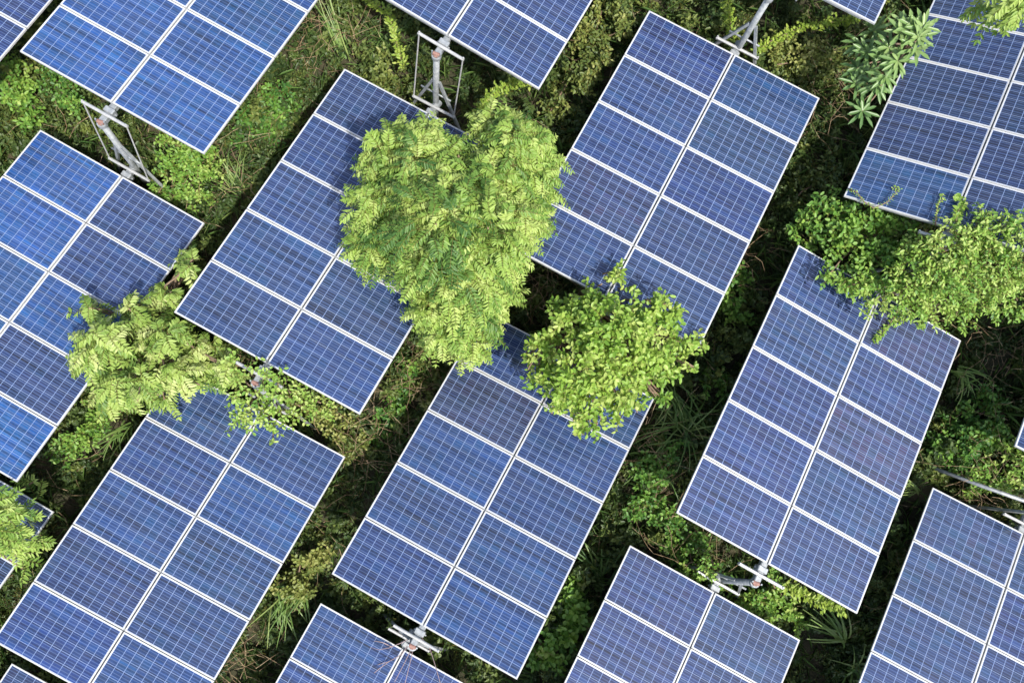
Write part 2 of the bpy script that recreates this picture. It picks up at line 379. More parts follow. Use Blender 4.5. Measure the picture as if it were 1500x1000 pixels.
for up, dn, lab, lab2 in JOINTS:
    A = TM[up] @ Vector((0, -HL-.31, -.10)); Bp = TM[dn] @ Vector((0, HL+.30, -.10))
    axis = (TM[up].to_3x3() @ Vector((0, -1, 0))).normalized(); cr = (TM[up].to_3x3() @ Vector((1, 0, 0))).normalized()
    cr = (cr - UP*cr.dot(UP)).normalized()
    mid = (A + Bp)/2; top = A + axis*.02
    # the post stands along UP through the upper bearing
    gz = 0.0
    h = (top.z - gz)/UP.z; foot = top - UP*(h+.15)
    o = empty('support_post', foot); tag(o, lab, 'post', 'posts between tracker tables')
    def loc(fn, m, name, smooth=True):
        bm = bmesh.new(); fn(bm)
        for v in bm.verts: v.co -= foot
        return mobj(name, bm_mesh(name, bm, m, smooth), o)
    loc(lambda b: tube(b, [foot, top - UP*.02], .052, 14), M_GALV, 'pole', True)
    ap = top - UP*.72
    for s in (-1, 1):
        ft = ap - UP*(h-.72+.1) + cr*s*.66
        def br(b, ft=ft, s=s):
            q = bmesh.ops.create_cube(b, size=1)
            d = (ft-ap); ln = d.length; d.normalize(); x = d.cross(axis).normalized(); y = d.cross(x)
            st = ap + cr*s*.06
            for v in q['verts']:
                c = v.co.copy(); v.co = st + d*(c.z+.5)*ln + x*c.x*.046 + y*c.y*.046
        loc(br, M_GALV, 'brace', False)
    def tie(b):
        p0 = ap - UP*.38
        tube(b, [p0 - cr*.29, p0 + cr*.29], .018, 8)
    loc(tie, M_GALV, 'tie_bar')
    def cap(b):
        m = Matrix.Translation(top - UP*.01) @ UP.to_track_quat('Z', 'Y').to_matrix().to_4x4()
        n0 = len(b.verts); tube(b, [(0, 0, -.05), (0, 0, .012)], .078, 14); box(b, (-.085, -.012, .0), (-.06, .012, .10), .003); box(b, (.06, -.012, .0), (.085, .012, .10), .003)
        for v in b.verts: v.co = m @ v.co
    cp = loc(cap, M_GALV, 'cap', False)
    def red(b):
        m = Matrix.Translation(top + UP*.035) @ UP.to_track_quat('Z', 'Y').to_matrix().to_4x4()
        tube(b, [(-.055, 0, 0), (.055, 0, 0)], .034, 10); box(b, (-.03, -.05, -.03), (.03, .05, .0), .006)
        for v in b.verts: v.co = m @ v.co
    rd = loc(red, M_RUST, 'bearing', False)
    def low(b):
        tube(b, [Bp - axis*.04, Bp + axis*.13], .075, 12)
        tube(b, [Bp, foot.lerp(top, max(0, min(1, (Bp-foot).dot(UP)/(top-foot).length)))], .03, 8)
    loc(low, M_GALV, 'lower_bracket', False)
    if (up, dn) not in (('T2', 'T8'), ('T3', 'T7')): continue      # only these two joints show link rods
    for s, sd in ((-1, 'left'), (1, 'right')):
        p, q = TM[up] @ Vector((s*.395, -HL-.20, -.015)), TM[dn] @ Vector((s*.395, HL+.17, -.015))
        bm = bmesh.new(); tube(bm, [Vector(), q-p], .0125, 8)
        for e in (Vector(), q-p): tube(bm, [e - cr*.018, e + cr*.018], .026, 8)
        tag(mobj('link_rod', bm_mesh('link_rod', bm, M_ROD, False), None, p), sd + ' white link rod joining the ' + lab2, 'rod', 'link rods between tracker tables')
# ------------------------------------------------------------------ trees
def blobs_world(bl):   # (px x, px y, height, radius m) -> centre
    return [(at(x, y, z), r) for x, y, z, r in bl]
def feathery(bl, per, fl, pairs, ll, lw, m_tint=(.45, .16), droop=.45, bias=(0, 0, 0)):
    Lv = Leaves(); tops = []
    for c, r in blobs_world(bl):
        n = int(per*r*r*12); P, d = shell(c, r, n)
        D = d*np.array([1, 1, .55]) + np.array([0, 0, .05]) + np.array(bias) + rnd(n, .38)
        t0 = rng.normal(0, .13)
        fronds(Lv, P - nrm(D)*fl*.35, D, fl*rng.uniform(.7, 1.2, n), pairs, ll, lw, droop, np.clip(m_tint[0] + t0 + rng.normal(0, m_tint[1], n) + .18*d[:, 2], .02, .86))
        tops.append(c + Vector((0, 0, r*.2)))
    return Lv, tops
def ragged(bl, k=5, sz=.48, spread=.85, dz=.25):
    out = []
    for x, y, z, r in bl:
        for i in range(k):
            ph = rng.random()*6.283; q = r*spread*math.sqrt(rng.random())
            out.append((x + math.cos(ph)*q*80, y + math.sin(ph)*q*80, max(.12, z*.85 + rng.normal(0, dz)*.6), r*sz*rng.uniform(.6, 1.3)))
    return out
def on(k, x, y, off=.05):
    n = TM[k].to_3x3() @ Vector((0, 0, 1)); p0 = TM[k].translation + n*(.034+off)
    o_ = Vector((0, 0, CAMZ)); d = at(x, y, 0) - o_
    return o_ + d*((p0-o_).dot(n)/d.dot(n))
BIGT = [(562, 232, 3.2, .46), (550, 300, 3.1, .36), (556, 358, 3.2, .38), (640, 235, 3.2, .34), (690, 262, 3.5, .40), (672, 228, 3.2, .24), (705, 238, 3.3, .28), (622, 200, 3.0, .22), (618, 245, 3.5, .50), (640, 330, 4.1, .76), (590, 300, 3.5, .46), (748, 215, 3.4, .46), (728, 190, 3.2, .34), (765, 250, 3.2, .42),
        (766, 310, 3.0, .32), (715, 335, 4.0, .70), (690, 400, 3.7, .64), (622, 395, 3.6, .46), (655, 445, 3.3, .48), (700, 462, 3.1, .40), (660, 485, 2.9, .30), (725, 395, 3.2, .32), (728, 440, 2.9, .26), (792, 282, 2.9, .20), (630, 455, 3.0, .26), (665, 292, 3.8, .44), (720, 270, 3.6, .40), (585, 200, 3.0, .26), (650, 215, 3.1, .22), (800, 235, 2.8, .16), (690, 505, 2.7, .20), (770, 345, 2.8, .16), (805, 282, 2.7, .1), (795, 322, 2.7, .12)]
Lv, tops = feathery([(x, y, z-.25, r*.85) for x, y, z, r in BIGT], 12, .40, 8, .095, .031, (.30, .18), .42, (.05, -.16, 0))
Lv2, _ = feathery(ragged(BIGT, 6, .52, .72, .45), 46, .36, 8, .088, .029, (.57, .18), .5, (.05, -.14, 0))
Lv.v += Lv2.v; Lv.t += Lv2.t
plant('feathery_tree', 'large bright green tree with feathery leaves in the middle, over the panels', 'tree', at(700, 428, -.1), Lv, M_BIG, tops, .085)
def oval_tree(bl, per, ll, lw, tint=(.5, .2), twig=.30, nl=9, face=.38):
    Lv = Leaves(); tops = []
    for c, r in blobs_world(bl):
        n = int(per*r*r*12); P, d = shell(c, r, n, .75, -.3, .45)
        D = nrm(d*np.array([1, 1, .8]) + rnd(n, .4)); ln = twig*rng.uniform(.6, 1.3, n)
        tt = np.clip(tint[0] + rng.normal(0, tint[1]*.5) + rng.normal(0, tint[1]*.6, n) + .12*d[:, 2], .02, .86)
        prev = P - D*ln[:, None]*.5
        Lv.strip(prev, P + D*ln[:, None]*.5, .006, STEM)
        for j in range(nl):
            t = (j+.7)/nl - .5; q = P + D*(ln*t)[:, None]
            ph = j*2.4 + rng.random(n)*.8
            a = nrm(np.cross(D, UPN + rnd(n, .05))); b_ = np.cross(D, a)
            out = a*np.cos(ph)[:, None] + b_*np.sin(ph)[:, None]
            ld = out*.95 + D*.5 + np.array([.05, -.1, .12]) + rnd(n, .15)
            Lv.add(q, ld, UPN*1.0 + np.array([.15, -.2, 0]) + rnd(n, face), ll*rng.uniform(.65, 1.15, n), lw*rng.uniform(.7, 1.15, n), tt + rng.normal(0, .09, n), wid=(.28, .70), wr=(.95, .90))
        tops.append(c)
    return Lv, tops
OV = [(800, 510, 2.6, 0.26), (832, 472, 2.9, 0.29), (880, 432, 2.8, 0.21), (905, 403, 2.6, 0.13), (885, 480, 3.2, 0.43), (958, 446, 2.8, 0.21), (972, 462, 2.7, 0.19), (930, 500, 3.1, 0.40), (862, 540, 3.2, 0.45), (990, 500, 2.6, 0.19), (1018, 497, 2.4, 0.11), (955, 540, 2.8, 0.31),
      (900, 565, 3.0, 0.40), (832, 572, 2.8, 0.33), (852, 608, 2.6, 0.22), (797, 555, 2.6, 0.21), (905, 598, 2.6, 0.22), (978, 535, 2.5, 0.18), (842, 445, 2.6, 0.18), (930, 470, 3.0, 0.22), (1000, 520, 2.4, 0.14), (780, 540, 2.4, 0.13), (875, 622, 2.4, 0.13), (896, 398, 2.5, .09), (922, 425, 2.6, .1), (985, 452, 2.6, .12), (1030, 505, 2.3, .09), (1012, 540, 2.4, .1), (965, 580, 2.5, .12), (938, 600, 2.5, .1), (815, 600, 2.5, .1), (848, 634, 2.4, .09), (772, 525, 2.4, .1), (862, 425, 2.6, .12)]
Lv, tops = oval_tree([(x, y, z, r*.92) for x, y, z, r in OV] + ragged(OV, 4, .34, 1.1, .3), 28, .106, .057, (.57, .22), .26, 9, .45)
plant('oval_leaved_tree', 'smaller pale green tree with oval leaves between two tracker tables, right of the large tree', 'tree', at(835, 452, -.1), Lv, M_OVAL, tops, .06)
LF = [(132, 455, 2.3, .24), (125, 520, 2.3, .30), (108, 505, 2.2, .18), (165, 500, 2.6, .38), (205, 455, 2.4, .28), (240, 425, 2.2, .22), (272, 392, 1.9, .18), (282, 372, 1.8, .14), (235, 490, 2.6, .40), (190, 550, 2.5, .38), (160, 575, 2.2, .26), (245, 550, 2.5, .38), (295, 520, 2.2, .32), (280, 560, 2.1, .24), (322, 540, 1.9, .24), (240, 582, 2.1, .18), (200, 580, 2.2, .2)]
Lv, tops = feathery(ragged(LF, 5, .46, .8, .6), 34, .38, 7, .105, .038, (.46, .2), .55, (-.05, -.25, 0))
plant('drooping_tree', 'tree with drooping pale leaves and reddish stalks over the left edge table', 'tree', at(238, 492, -.1), Lv, M_LEFT, tops, .06)
BL = [(-8, 738, 2.6, .28), (-40, 780, 2.8, .42), (6, 785, 2.5, .16), (22, 800, 2.2, .12), (-4, 808, 2.3, .14), (14, 770, 2.4, .22), (8, 750, 2.4, .22), (24, 812, 2.0, .12), (44, 752, 1.9, .13), (34, 832, 1.7, .1), (50, 790, 1.7, .1), (58, 728, .9, .14), (50, 705, .9, .12)]
Lv, tops = feathery(BL, 20, .40, 7, .11, .032, (.50, .16), .35, (.1, -.1, 0))
plant('fern_leaved_tree', 'bright green tree with fern like fronds at the lower left edge', 'tree', at(-40, 760, -.1), Lv, M_BIG, tops, .05)
Lv, tops = feathery([(1462, 2, 3.3, .16), (1490, -12, 3.5, .3), (1472, 8, 3.2, .12), (1440, -2, 3.0, .08), (1498, 5, 3.3, .14)], 30, .34, 6, .11, .04, (.5, .15), .6, (-.1, -.3, 0))
plant('overhanging_branch', 'leafy branch tip hanging into the upper right corner over the rolled table', 'branch', at(1520, -60, 1.8), Lv, M_BIG, tops, .04)
# ------------------------------------------------------------------ vine bush at the right, bushes
def bushy(bl, per, ll, lw, tint=(.45, .18), nl=7, twig=.25): return oval_tree(bl, per, ll, lw, tint, twig, nl)
Lv, tops = bushy([(1215, 320, 1.2, .45), (1265, 335, 1.35, .50), (1235, 365, 1.25, .42), (1300, 350, 1.4, .45), (1285, 390, 1.5, .45), (1250, 410, 1.6, .30), (1215, 402, 1.7, .16), (1320, 385, 1.5, .40), (1180, 335, .9, .35)], 22, .10, .058, (.40, .2))
plant('dark_vine_bush', 'darker broad leaved vine bush between the rolled table and the violet table', 'bush', at(1260, 345, 0), Lv, M_VINE, tops, .025)
Lv, tops = bushy([(1345, 395, 2.1, .45), (1345, 368, 2.3, .26), (1390, 358, 2.55, .36), (1415, 345, 2.65, .30), (1440, 345, 2.6, .40), (1480, 350, 2.7, .40), (1372, 400, 2.3, .42), (1400, 400, 2.3, .50), (1455, 395, 2.1, .50), (1495, 385, 2.0, .45), (1350, 430, 1.9, .36), (1310, 430, 1.9, .32), (1280, 440, 1.8, .24), (1330, 458, 1.6, .28), (1375, 450, 1.6, .34), (1430, 430, 1.8, .34), (1400, 462, 1.2, .32), (1240, 420, 1.8, .16), (1270, 420, 1.8, .2), (1490, 440, 1.6, .3), (1460, 445, 1.5, .3), (1498, 365, 2.6, .4)], 26, .088, .040, (.58, .24))
plant('bright_vine_bush', 'bright yellow green vine bush spreading over the top of the violet table', 'bush', at(1400, 400, 0), Lv, M_VINE, tops, .025)
Lv, tops = bushy([(345, 535, 2.5, .16), (368, 538, 2.75, .13), (390, 552, 2.85, .13), (382, 572, 2.7, .2), (408, 562, 2.75, .16), (425, 575, 2.3, .26), (350, 560, 2.0, .24), (375, 595, 1.7, .34), (350, 612, 1.7, .22), (410, 600, 1.6, .30), (440, 595, 1.3, .28), (395, 628, 1.7, .14), (470, 590, 1.0, .28), (400, 645, 1.75, .09)], 17, .085, .046, (.70, .2))
plant('yellow_green_bush', 'wispy yellow green bush over the joint below the table under the large tree', 'bush', at(395, 575, 0), Lv, M_VINE, tops, .02)
# smaller individual plants in the gaps
def sprig(name, label, pts, z0, z1, ll, lw, m, tint, n=60, cat='plant', spread=.10, nl=1, table=None):
    # a leafy shoot following a bent line
    Lv = Leaves(); W = [np.array(at(x, y, z0 + (z1-z0)*i/max(1, len(pts)-1))) for i, (x, y) in enumerate(pts)]
    if table: W = [np.array(on(table, x, y, .05 + .03*(i % 2))) for i, (x, y) in enumerate(pts)]
    W = np.array(W); T = np.linspace(0, len(W)-1.001, n); i = T.astype(int); f = (T-i)[:, None]
    P = W[i]*(1-f) + W[i+1]*f; D = nrm(W[i+1]-W[i])
    Lv.strip(P[:-1], P[1:], .008, STEM)
    for k in range(max(2, int(nl))):
        S = nrm(np.cross(D, UPN)) * (1 if k % 2 else -1)
        d = S*.9 + D*.55 + rnd(n, .25)
        Lv.add(P + rnd(n, spread*.4), d, UPN + rnd(n, .35), ll*rng.uniform(.7, 1.2, n), lw*rng.uniform(.8, 1.2, n), np.clip(tint + rng.normal(0, .14, n), 0, .86))
    base = Vector(W[0]); base.z = max(0, base.z-.05)
    o = empty(name, base); tag(o, label, cat)
    bm = bmesh.new(); tube(bm, [Vector(p) - base for p in W], [.012*(1-.7*i/len(W)) for i in range(len(W))], 6)
    mobj('foliage', Lv.mesh('foliage', m, None if table else HIGH, base), o); mobj('stem', bm_mesh('stem', bm, M_BARK, True), o)
    return o
sprig('lime_shoot', 'lime green leafy shoot left of the top edge table, above the link rods', [(590, 95), (583, 70), (575, 40), (568, 15), (545, 5), (530, -8)], .7, 1.1, .075, .04, M_YEL, .5, 80, nl=4)
sprig('lime_shoot', 'lime green shoot between the top edge table and the large tree', [(690, 185), (705, 160), (720, 140), (745, 125), (775, 118)], .8, 1.2, .075, .04, M_YEL, .45, 80, nl=5)
sprig('lime_shoot', 'upright lime green shoot left of the post with two splayed braces', [(1073, 60), (1070, 35), (1068, 15), (1065, -10)], .6, 1.2, .07, .04, M_YEL, .5, 55, nl=4)
sprig('lime_vine', 'long lime green vine reaching from the splayed braces to the corner table', [(1105, 75), (1130, 60), (1155, 48), (1180, 38), (1205, 35), (1235, 30), (1255, 27)], .7, 1.2, .075, .042, M_YEL, .5, 110, nl=4)
sprig('lime_vine', 'lime green frill of leaves along the lower edge of the violet table', [(1150, 858), (1172, 868), (1195, 878), (1212, 885), (1232, 890)], .9, 1.3, .085, .042, M_YEL, .5, 80, nl=4)
sprig('pale_tendril', 'thin pale tendril lying on the lowest left panel of the rolled table', [(1242, 276), (1255, 282), (1265, 295), (1280, 305), (1300, 296), (1312, 283), (1318, 275), (1308, 276)], 1.75, 1.95, .04, .018, M_OVAL, .6, 40, 'tendril', .03, 2, 'T5')
sprig('pale_tendril', 'hooked pale tendril rising beside the middle seam of the rolled table', [(1370, 330), (1372, 310), (1374, 298), (1382, 292), (1379, 284)], 2.2, 2.4, .05, .022, M_OVAL, .6, 26, 'tendril', .03, 2, 'T5')
sprig('pale_tendril', 'leafy tendril across the middle seam of the rolled table', [(1400, 325), (1404, 308), (1412, 300), (1402, 288)], 2.45, 2.5, .11, .08, M_OVAL, .6, 14, 'tendril', .03, 2, 'T5')
sprig('vine_spray', 'thin vine spray reaching left over the upper left panel of the violet table', [(1262, 418), (1240, 412), (1222, 408), (1206, 402)], 0, 0, .07, .034, M_VINE, .62, 40, 'vine', .05, 3, 'T10')
sprig('vine_spray', 'short vine spray hanging over the top right panel of the violet table', [(1345, 452), (1352, 466), (1350, 478)], 0, 0, .07, .034, M_VINE, .6, 28, 'vine', .05, 3, 'T10')
sprig('vine_spray', 'wispy vine spray right of the middle seam of the rolled table', [(1425, 342), (1432, 325), (1445, 312), (1458, 318)], 0, 0, .06, .026, M_VINE, .62, 30, 'vine', .05, 2, 'T5')
sprig('pale_tendril', 'pale leafy tendril pointing down from the bright vine bush onto the violet table', [(1320, 440), (1312, 462), (1300, 478), (1288, 492), (1282, 498)], 1.65, 1.75, .06, .03, M_OVAL, .55, 45, 'tendril', .05, 3, 'T10')
def bush(name, label, bl, ll, lw, m, tint, per=22, cat='shrub'):
    Lv, tops = oval_tree(ragged(bl), 34, ll, lw, tint, .22, 7, .5); tops = tops[::3]
    return plant(name, label, cat, bl and at(bl[0][0], bl[0][1], 0), Lv, m, tops, .014, LOW, sname='stem')
bush('leafy_shrub', 'sunlit broad leaved shrub in the gap right of the bottom centre table', [(835, 895, .55, .34), (820, 930, .6, .32), (842, 915, .6, .28), (800, 960, .45, .28), (848, 870, .45, .25)], .13, .075, M_VINE, (0.40, .18), 18)
bush('leafy_shrub', 'yellow tinged shrub below the lower corner of the bright blue table', [(265, 250, .75, .40), (300, 265, .7, .38), (250, 215, .9, .26), (285, 225, .85, .26), (255, 285, .55, .35), (310, 235, .8, .2), (290, 305, .4, .3)], .075, .045, M_VINE, (0.46, .2))
bush('leafy_shrub', 'light green shrub in front of the upper left corner table', [(28, 130, .6, .34), (42, 150, .5, .30), (18, 105, .5, .26), (50, 175, .4, .26)], .09, .055, M_VINE, (0.42, .18))
bush('leafy_shrub', 'shrub just left of the upper link rods of the leaning post', [(90, 130, .6, .26), (110, 145, .65, .24), (75, 115, .5, .24)], .08, .05, M_VINE, (0.22, .2))
bush('leafy_shrub', 'shrub between the upper left table and the table under the large tree', [(395, 160, .45, .36), (420, 150, .45, .32), (370, 185, .35, .30), (405, 185, .35, .3)], .085, .05, M_VINE, (0.14, .2))
bush('leafy_shrub', 'pale green shrub in the gap right of the lower left table', [(430, 845, .5, .36), (415, 865, .45, .30), (455, 835, .5, .30), (470, 810, .45, .3)], .08, .05, M_COVER, (.72, .16))
bush('leafy_shrub', 'bright shrub above left of the crossed grey braces under the violet table', [(1000, 795, .55, .36), (1020, 815, .55, .30), (985, 770, .5, .3)], .085, .052, M_VINE, (0.30, .2))
bush('leafy_shrub', 'small shrub growing over the crossed grey braces, touching them', [(1035, 828, 1.1, .22), (1015, 835, 1.0, .22), (1060, 862, 1.0, .16)], .075, .045, M_VINE, (0.38, .2))
bush('leafy_shrub', 'yellowish shrub below the bottom table crossbar, under the violet table', [(1130, 880, .55, .34), (1110, 900, .5, .28), (1150, 905, .5, .3), (1100, 870, .55, .24), (1140, 850, .8, .2)], .08, .05, M_VINE, (0.48, .2))
bush('leafy_shrub', 'green shrub right of the violet table, middle of the right gap', [(1390, 640, .6, .42), (1430, 620, .6, .38), (1415, 665, .6, .36), (1460, 640, .55, .34), (1445, 595, .5, .3)], .09, .056, M_VINE, (0.20, .2))
bush('leafy_shrub', 'lime shrub beside the long grey brace near the right edge', [(1465, 690, .55, .36), (1430, 700, .5, .28), (1490, 670, .6, .3)], .09, .05, M_VINE, (0.50, .2))
bush('leafy_shrub', 'dark shrub under the whorled plant beside the rolled table', [(1215, 240, .4, .40), (1190, 270, .35, .34), (1160, 290, .4, .26)], .08, .05, M_COVER, (.35, .2))
bush('leafy_shrub', 'shrub between the post with splayed braces and the corner table', [(1160, 90, .6, .40), (1200, 100, .5, .36), (1140, 70, .6, .3), (1185, 70, .6, .3)], .08, .05, M_COVER, (.62, .2))
bush('leafy_shrub', 'dark dense shrub in the gap left of the complete table', [(860, 80, .6, .42), (880, 50, .6, .40), (845, 120, .5, .36), (900, 20, .6, .4), (820, 160, .4, .3)], .085, .045, M_COVER, (.5, .2))
bush('leafy_shrub', 'shrub in the middle gap below the small oval leaved tree', [(950, 690, .5, .34), (975, 660, .5, .30), (930, 730, .45, .30), (960, 740, .4, .26)], .085, .055, M_VINE, (0.16, .2))
bush('leafy_shrub', 'shrub in the narrow gap between the violet table and the small tree', [(1060, 440, .4, .28), (1075, 410, .4, .26), (1045, 560, .4, .30), (1080, 470, .3, .2)], .10, .065, M_VINE, (0.30, .2))
bush('leafy_shrub', 'shrub along the right edge of the table under the large tree', [(590, 575, .45, .30), (575, 600, .45, .26), (560, 630, .4, .26), (600, 545, .4, .24)], .085, .05, M_VINE, (0.20, .2))
bush('leafy_shrub', 'olive shrub in the gap above the lower left table, left of its upper corner', [(120, 640, .5, .36), (90, 660, .5, .32), (140, 615, .5, .3)], .08, .045, M_VINE, (0.35, .2))
bush('leafy_shrub', 'olive shrub right of the yellow green bush, below a table edge', [(480, 600, .6, .34), (505, 625, .5, .30), (520, 650, .4, .28)], .075, .045, M_COVER, (.72, .18))
# whorled plant
def whorled():
    Lv = Leaves(); spots = [(1260, 62, 1.9), (1272, 78, 2.0), (1302, 70, 2.35), (1320, 48, 2.5), (1345, 55, 2.6), (1335, 40, 2.55), (1256, 100, 1.8), (1254, 123, 1.75), (1285, 125, 1.9), (1263, 163, 1.6), (1315, 90, 2.45), (1280, 45, 1.9), (1352, 40, 2.6), (1298, 112, 2.2), (1340, 72, 2.55), (1318, 30, 2.4), (1273, 105, 1.6), (1292, 88, 2.2)]
    tops = []
    for x, y, z in spots:
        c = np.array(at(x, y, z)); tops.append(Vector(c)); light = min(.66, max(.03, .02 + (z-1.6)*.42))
        tilt = rnd(1, .22)[0]; n = rng.integers(8, 11); ph0 = rng.random()*6.28
        for ring, (L, el) in enumerate(((.33, .12), (.21, .75))):
            k = n if ring == 0 else 5
            ph = ph0 + ring*.3 + np.arange(k)*2*np.pi/k + rng.normal(0, .1, k)
            d = np.stack([np.cos(ph), np.sin(ph), np.full(k, math.tan(el)*.6)], 1) + tilt
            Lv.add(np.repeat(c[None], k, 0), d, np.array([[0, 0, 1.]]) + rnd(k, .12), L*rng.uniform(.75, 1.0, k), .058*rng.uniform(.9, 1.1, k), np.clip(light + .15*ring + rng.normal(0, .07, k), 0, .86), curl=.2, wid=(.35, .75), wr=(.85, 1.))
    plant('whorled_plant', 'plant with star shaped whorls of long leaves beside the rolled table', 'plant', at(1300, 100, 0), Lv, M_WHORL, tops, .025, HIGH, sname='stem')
whorled()
# dry twigs on the bottom centre table
def twigs():
    base = on('T12', 605, 930, 0); bm = bmesh.new()
    for pts in ([(605, 930), (590, 940), (570, 948), (555, 951), (542, 947)], [(606, 932), (588, 958), (570, 968), (553, 973)], [(606, 932), (600, 955), (590, 975), (578, 998)], [(608, 930), (603, 960), (597, 985), (592, 1005)], [(570, 968), (556, 978), (548, 985)], [(612, 925), (630, 950), (638, 975), (645, 1000)], [(575, 947), (560, 940), (548, 938)]):
        tube(bm, [on('T12', x, y, .05 + .03*i) - base for i, (x, y) in enumerate(pts)], [.009 - .0015*i for i in range(len(pts))], 5)
    me = bm_mesh('dry_twig', bm, M_TWIG, True)
    a = me.attributes.new('tint', 'FLOAT', 'POINT'); a.data.foreach_set('value', rng.random(len(me.vertices))*.85)
    tag(mobj('dry_twig', me, None, base), 'dry pinkish branching twig lying over the bottom centre table', 'twig')
twigs()
def pipe():
    p0, p1, p2 = at(1370, 686, .45), at(1440, 712, .85), at(1520, 740, 1.25); bm = bmesh.new()
    tube(bm, [Vector(), p1-p0, p2-p0], .036, 10)
    tag(mobj('steel_pipe', bm_mesh('steel_pipe', bm, M_GALV, True), None, p0), 'long grey steel pipe slanting through the plants near the right edge', 'pipe')
pipe()
# grass tufts
def tuft(label, x, y, n, L, W, z=.0, dirs=None, tint=.45, spread=.12, arch=.7, name='grass_tuft', m=None):
    base = np.array(at(x, y, z)); Lv = Leaves()
    ph = rng.random(n)*2*np.pi if dirs is None else np.radians(rng.uniform(dirs[0], dirs[1], n))
    P = base + np.stack([rng.normal(0, spread, n), rng.normal(0, spread, n), np.zeros(n)], 1)
    out = np.stack([np.cos(ph), np.sin(ph), np.zeros(n)], 1); up0 = rng.uniform(.7, 1.4, n)[:, None]; l = L*rng.uniform(.6, 1.15, n)[:, None]
    tt = np.clip(tint + rng.normal(0, .2, n), 0, .86); seg = 5; prev = P; d = nrm(out + UPN*up0)
    for k in range(seg):
        nx = prev + d*l/seg; w = W*(1-.75*k/seg); w1 = W*(1-.75*(k+1)/seg)
        S = nrm(np.cross(d, UPN)); A, B = prev, nx
        V = np.stack([A - S*w/2, A, B, B + S*w1/2, B, A + S*w/2], 1)
        # two quads: left half and right half of the blade segment
        V = np.stack([A + UPN*w*-.1, A - S*w/2, B - S*w1/2, B + UPN*w1*-.1, B + S*w1/2, A + S*w/2], 1)
        Lv.v.append(V.reshape(-1, 3)); Lv.t.append(np.repeat(tt, 6))
        prev = nx; d = nrm(d - UPN*arch*.42 + rnd(n, .05))
    o = mobj(name, Lv.mesh(name, m or M_GRASS, LOW, base), None, Vector(base)); tag(o, label, 'grass', 'grass tufts in the gaps')
tuft('tall reed blades leaning left between the bright blue table and the large tree', 505, 80, 16, 1.25, .035, .2, (110, 135), .45, .05, .25)
tuft('fine grass tuft at the foot of the lime shoot, top of the picture', 565, 60, 60, .7, .014, .25, None, .4, .15, .6)
tuft('long drooping grass tuft in the gap right of the lower left table', 415, 880, 24, .8, .03, .45, (220, 320), .55, .10, .8)
tuft('broad leaf grass at the upper corner of the bottom centre table cut by the edge', 446, 858, 12, .6, .05, .4, (170, 280), .5, .06, .5)
tuft('broad glossy grass clump between the lower middle table and the violet table', 1000, 620, 32, 1.0, .036, .35, None, .48, .12, .75)
tuft('small bent grass tuft near the lower right of the small oval leaved tree', 985, 580, 22, .7, .034, .35, (230, 330), .5, .10, .8)
tuft('shaded grass clump beside the right edge of the lower middle table', 940, 670, 30, .7, .03, .2, None, .3, .12, .7)
tuft('pale curved grass tuft right of the upper right corner of the violet table', 1400, 545, 14, .7, .035, .45, (250, 350), .6, .06, .9)
tuft('thick bright reed clump between the bottom table and the lower right table', 1235, 935, 18, 1.0, .05, .4, (100, 175), .5, .07, .55)
tuft('reed leaves drooping at the bottom edge beside the lower right table', 1250, 985, 15, .7, .045, .35, None, .55, .10, .8)
tuft('pale grass blades poking out left of the lower right table corner', 1345, 720, 14, .6, .028, .4, (140, 200), .7, .05, .5)
tuft('thin grass tuft right of the left edge table, above the drooping tree', 345, 275, 20, .7, .02, .35, (60, 170), .55, .08, .6)
tuft('shaded broad grass leaves at the left edge of the bottom table', 880, 850, 18, .8, .06, .1, (60, 150), .15, .08, .5)
tuft('grass leaves at the upper left corner of the lower left table', 185, 625, 18, .6, .035, .5, (200, 290), .55, .08, .6)
tuft('fine grass spray right of the lower middle table near the bottom', 610, 720, 50, .7, .014, .2, None, .35, .2, .7, )
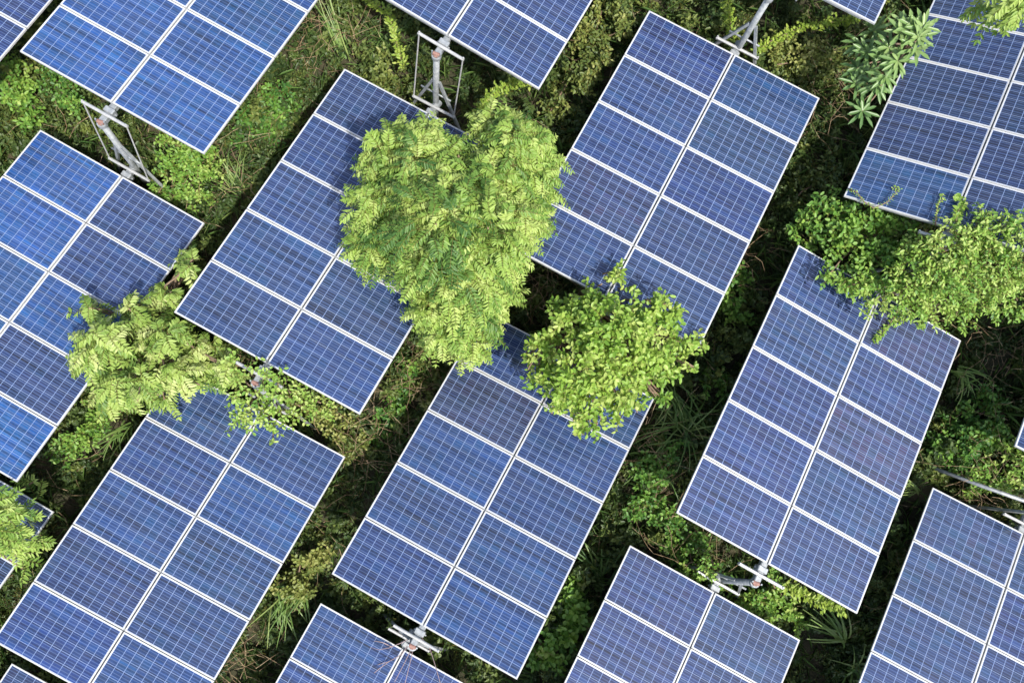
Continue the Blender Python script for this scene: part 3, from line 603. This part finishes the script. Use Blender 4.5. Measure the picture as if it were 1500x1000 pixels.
# ------------------------------------------------------------------ undergrowth that nobody could count
def cover():
    Lv = Leaves()
    nb = 7500
    bx = rng.uniform(-12.2, 12.2, nb); by = rng.uniform(-8.6, 8.6, nb)
    patch = .5 + .5*np.sin(bx*.9+.4)*np.sin(by*1.1-.7) + .25*np.sin(bx*2.1+by*1.3)
    for x, y, pa in zip(bx, by, patch):
        r = rng.uniform(.09, .30); h = rng.uniform(.25, .70)*(.5 + .75*pa) + (.25 if rng.random() < .18 else 0)
        n = int(380*r*r + 8); ll = rng.choice([.045, .055, .07, .09, .11], p=[.15, .25, .27, .20, .13]); asp = rng.choice([.45, .55, .65])
        t0 = np.clip(rng.normal(.25 + .26*(pa-.5), .19), .02, .8)
        d = nrm(rnd(n)); d[:, 2] = abs(d[:, 2])
        rr = 1 - .5*rng.random(n)**1.5
        z0 = hfield(np.float64(x), np.float64(y))
        P = np.array([x, y, z0]) + d*rr[:, None]*np.array([r, r, h])
        A = nrm(d*np.array([1, 1, .9]) + rnd(n, .4) + np.array([0, 0, .25]))
        tt = np.clip(t0 + rng.normal(0, .07, n), 0, .86)
        Lv.strip(P - A*.18, P, .005, np.where(rng.random(n) < .5, STEM, .05))
        for j in range(5):
            ph = rng.random(n)*6.283; a = nrm(np.cross(A, np.array([.2, .9, .3]))); b_ = np.cross(A, a)
            out = a*np.cos(ph)[:, None] + b_*np.sin(ph)[:, None]
            Lv.add(P - A*(j*.028), out + A*.45, UPN + rnd(n, .45), ll*rng.uniform(.6, 1.2, n), ll*asp*rng.uniform(.7, 1.2, n), tt + rng.normal(0, .07, n))
    tag(mobj('undergrowth', Lv.mesh('undergrowth', M_COVER, LOW)), 'dense low leafy undergrowth covering the slope between the tables', 'undergrowth', kind='stuff')
    Lv = Leaves(); n = 6000          # carpet of small weeds and trailing grass
    P = np.stack([rng.uniform(-12.5, 12.5, n), rng.uniform(-9, 9, n), np.zeros(n)], 1); P[:, 2] = hfield(P[:, 0], P[:, 1]) + rng.uniform(0, .42, n)
    for j in range(6):
        ph = rng.random(n)*6.283; out = np.stack([np.cos(ph), np.sin(ph), rng.uniform(.1, 1., n)], 1)
        Lv.add(P + rnd(n, .05), out, UPN + rnd(n, .4), rng.uniform(.08, .42, n), rng.uniform(.005, .011, n), np.clip(rng.normal(.30, .20, n), 0, .86), curl=.6)
    tag(mobj('wild_grass', Lv.mesh('wild_grass', M_GRASS, LOW)), 'thin trailing wild grass among the undergrowth', 'grass', kind='stuff')
    Lv = Leaves(); n = 4500; ang = rng.random(n)*6.283
    keepz = rng.uniform(.05, .55, n)
    P = np.stack([rng.uniform(-12.5, 12.5, n), rng.uniform(-9, 9, n), keepz], 1)
    pick = (np.sin(P[:, 0]*1.1+.6)*np.sin(P[:, 1]*1.3+1.1) + rng.normal(0, .5, n)) > .1
    P = P[pick]; n = len(P); D = np.stack([np.cos(ang[:n]), np.sin(ang[:n]), rng.normal(0, .35, n)], 1)
    for cx, cy in ((330, 250), (480, 55), (1050, 400), (1440, 520), (620, 545), (940, 640), (360, 945), (800, 410), (1400, 700), (1220, 150), (560, 640), (1010, 800)):
        c = at(cx, cy, 0); m_ = 45; P = np.concatenate([P, np.stack([c.x + rng.normal(0, .4, m_), c.y + rng.normal(0, .4, m_), rng.uniform(.3, .85, m_)], 1)])
        D = np.concatenate([D, np.stack([rng.normal(0, 1, m_), rng.normal(0, 1, m_), rng.normal(0, .3, m_)], 1)])
    n = len(P)
    q = P
    for k in range(4):
        l = rng.uniform(.08, .22, (n, 1)); nx = q + nrm(D)*l; Lv.strip(q, nx, .0058, np.clip(rng.normal(.45, .25, n), 0, .86)); q = nx; D = D + rnd(n, .35)
    tag(mobj('dry_stalks', Lv.mesh('dry_stalks', M_DRY, LOW)), 'tangle of dry brown stalks lying through the undergrowth', 'stalks', kind='stuff')
cover()
# ------------------------------------------------------------------ camera, light, turning the slope upright
cam = bpy.data.cameras.new('camera'); cam.sensor_width = 36; cam.lens = F/1500*36; cam.clip_end = 1000; cam.clip_start = .1
co = bpy.data.objects.new('camera', cam); COL.objects.link(co); co.matrix_basis = Matrix.Translation((0, 0, CAMZ)); sc.camera = co
ROT = UP.rotation_difference(Vector((0, 0, 1))).to_matrix().to_4x4()
for o in list(sc.objects):
    if o.parent is None: o.matrix_basis = ROT @ o.matrix_basis
SUN = (ROT.to_3x3() @ Vector((.31, -.31, .90))).normalized()
sd = bpy.data.lights.new('sun', 'SUN'); sd.energy = 3.3; sd.angle = math.radians(1.0); sd.color = (1, .95, .86)
so = bpy.data.objects.new('sun', sd); COL.objects.link(so); so.rotation_mode = 'QUATERNION'; so.rotation_quaternion = SUN.to_track_quat('Z', 'Y'); so.location = SUN*40
w = bpy.data.worlds.new('World'); sc.world = w; w.use_nodes = True; nt = w.node_tree
sky = nt.nodes.new('ShaderNodeTexSky'); sky.sky_type = 'NISHITA'; sky.sun_disc = False; sky.dust_density = 3.0
sky.sun_elevation = math.asin(SUN.z); sky.sun_rotation = math.atan2(SUN.x, SUN.y)
tcw = nt.nodes.new('ShaderNodeTexCoord'); nb_ = NB(nt)
cl = nb_.noise(tcw.outputs['Generated'], 2.6, 6, .62)
clf = nb_.ramp(cl, [(.47, (0, 0, 0)), (.66, (.75, .75, .75))])
mixc = nb_.mix(clf, sky.outputs[0], (3.4, 3.8, 4.6))
nt.links.new(mixc, nt.nodes['Background'].inputs[0]); nt.nodes['Background'].inputs[1].default_value = .15
sc.view_settings.view_transform = 'Standard'; sc.view_settings.look = 'None'; sc.view_settings.gamma = 1; sc.view_settings.exposure = 1.0
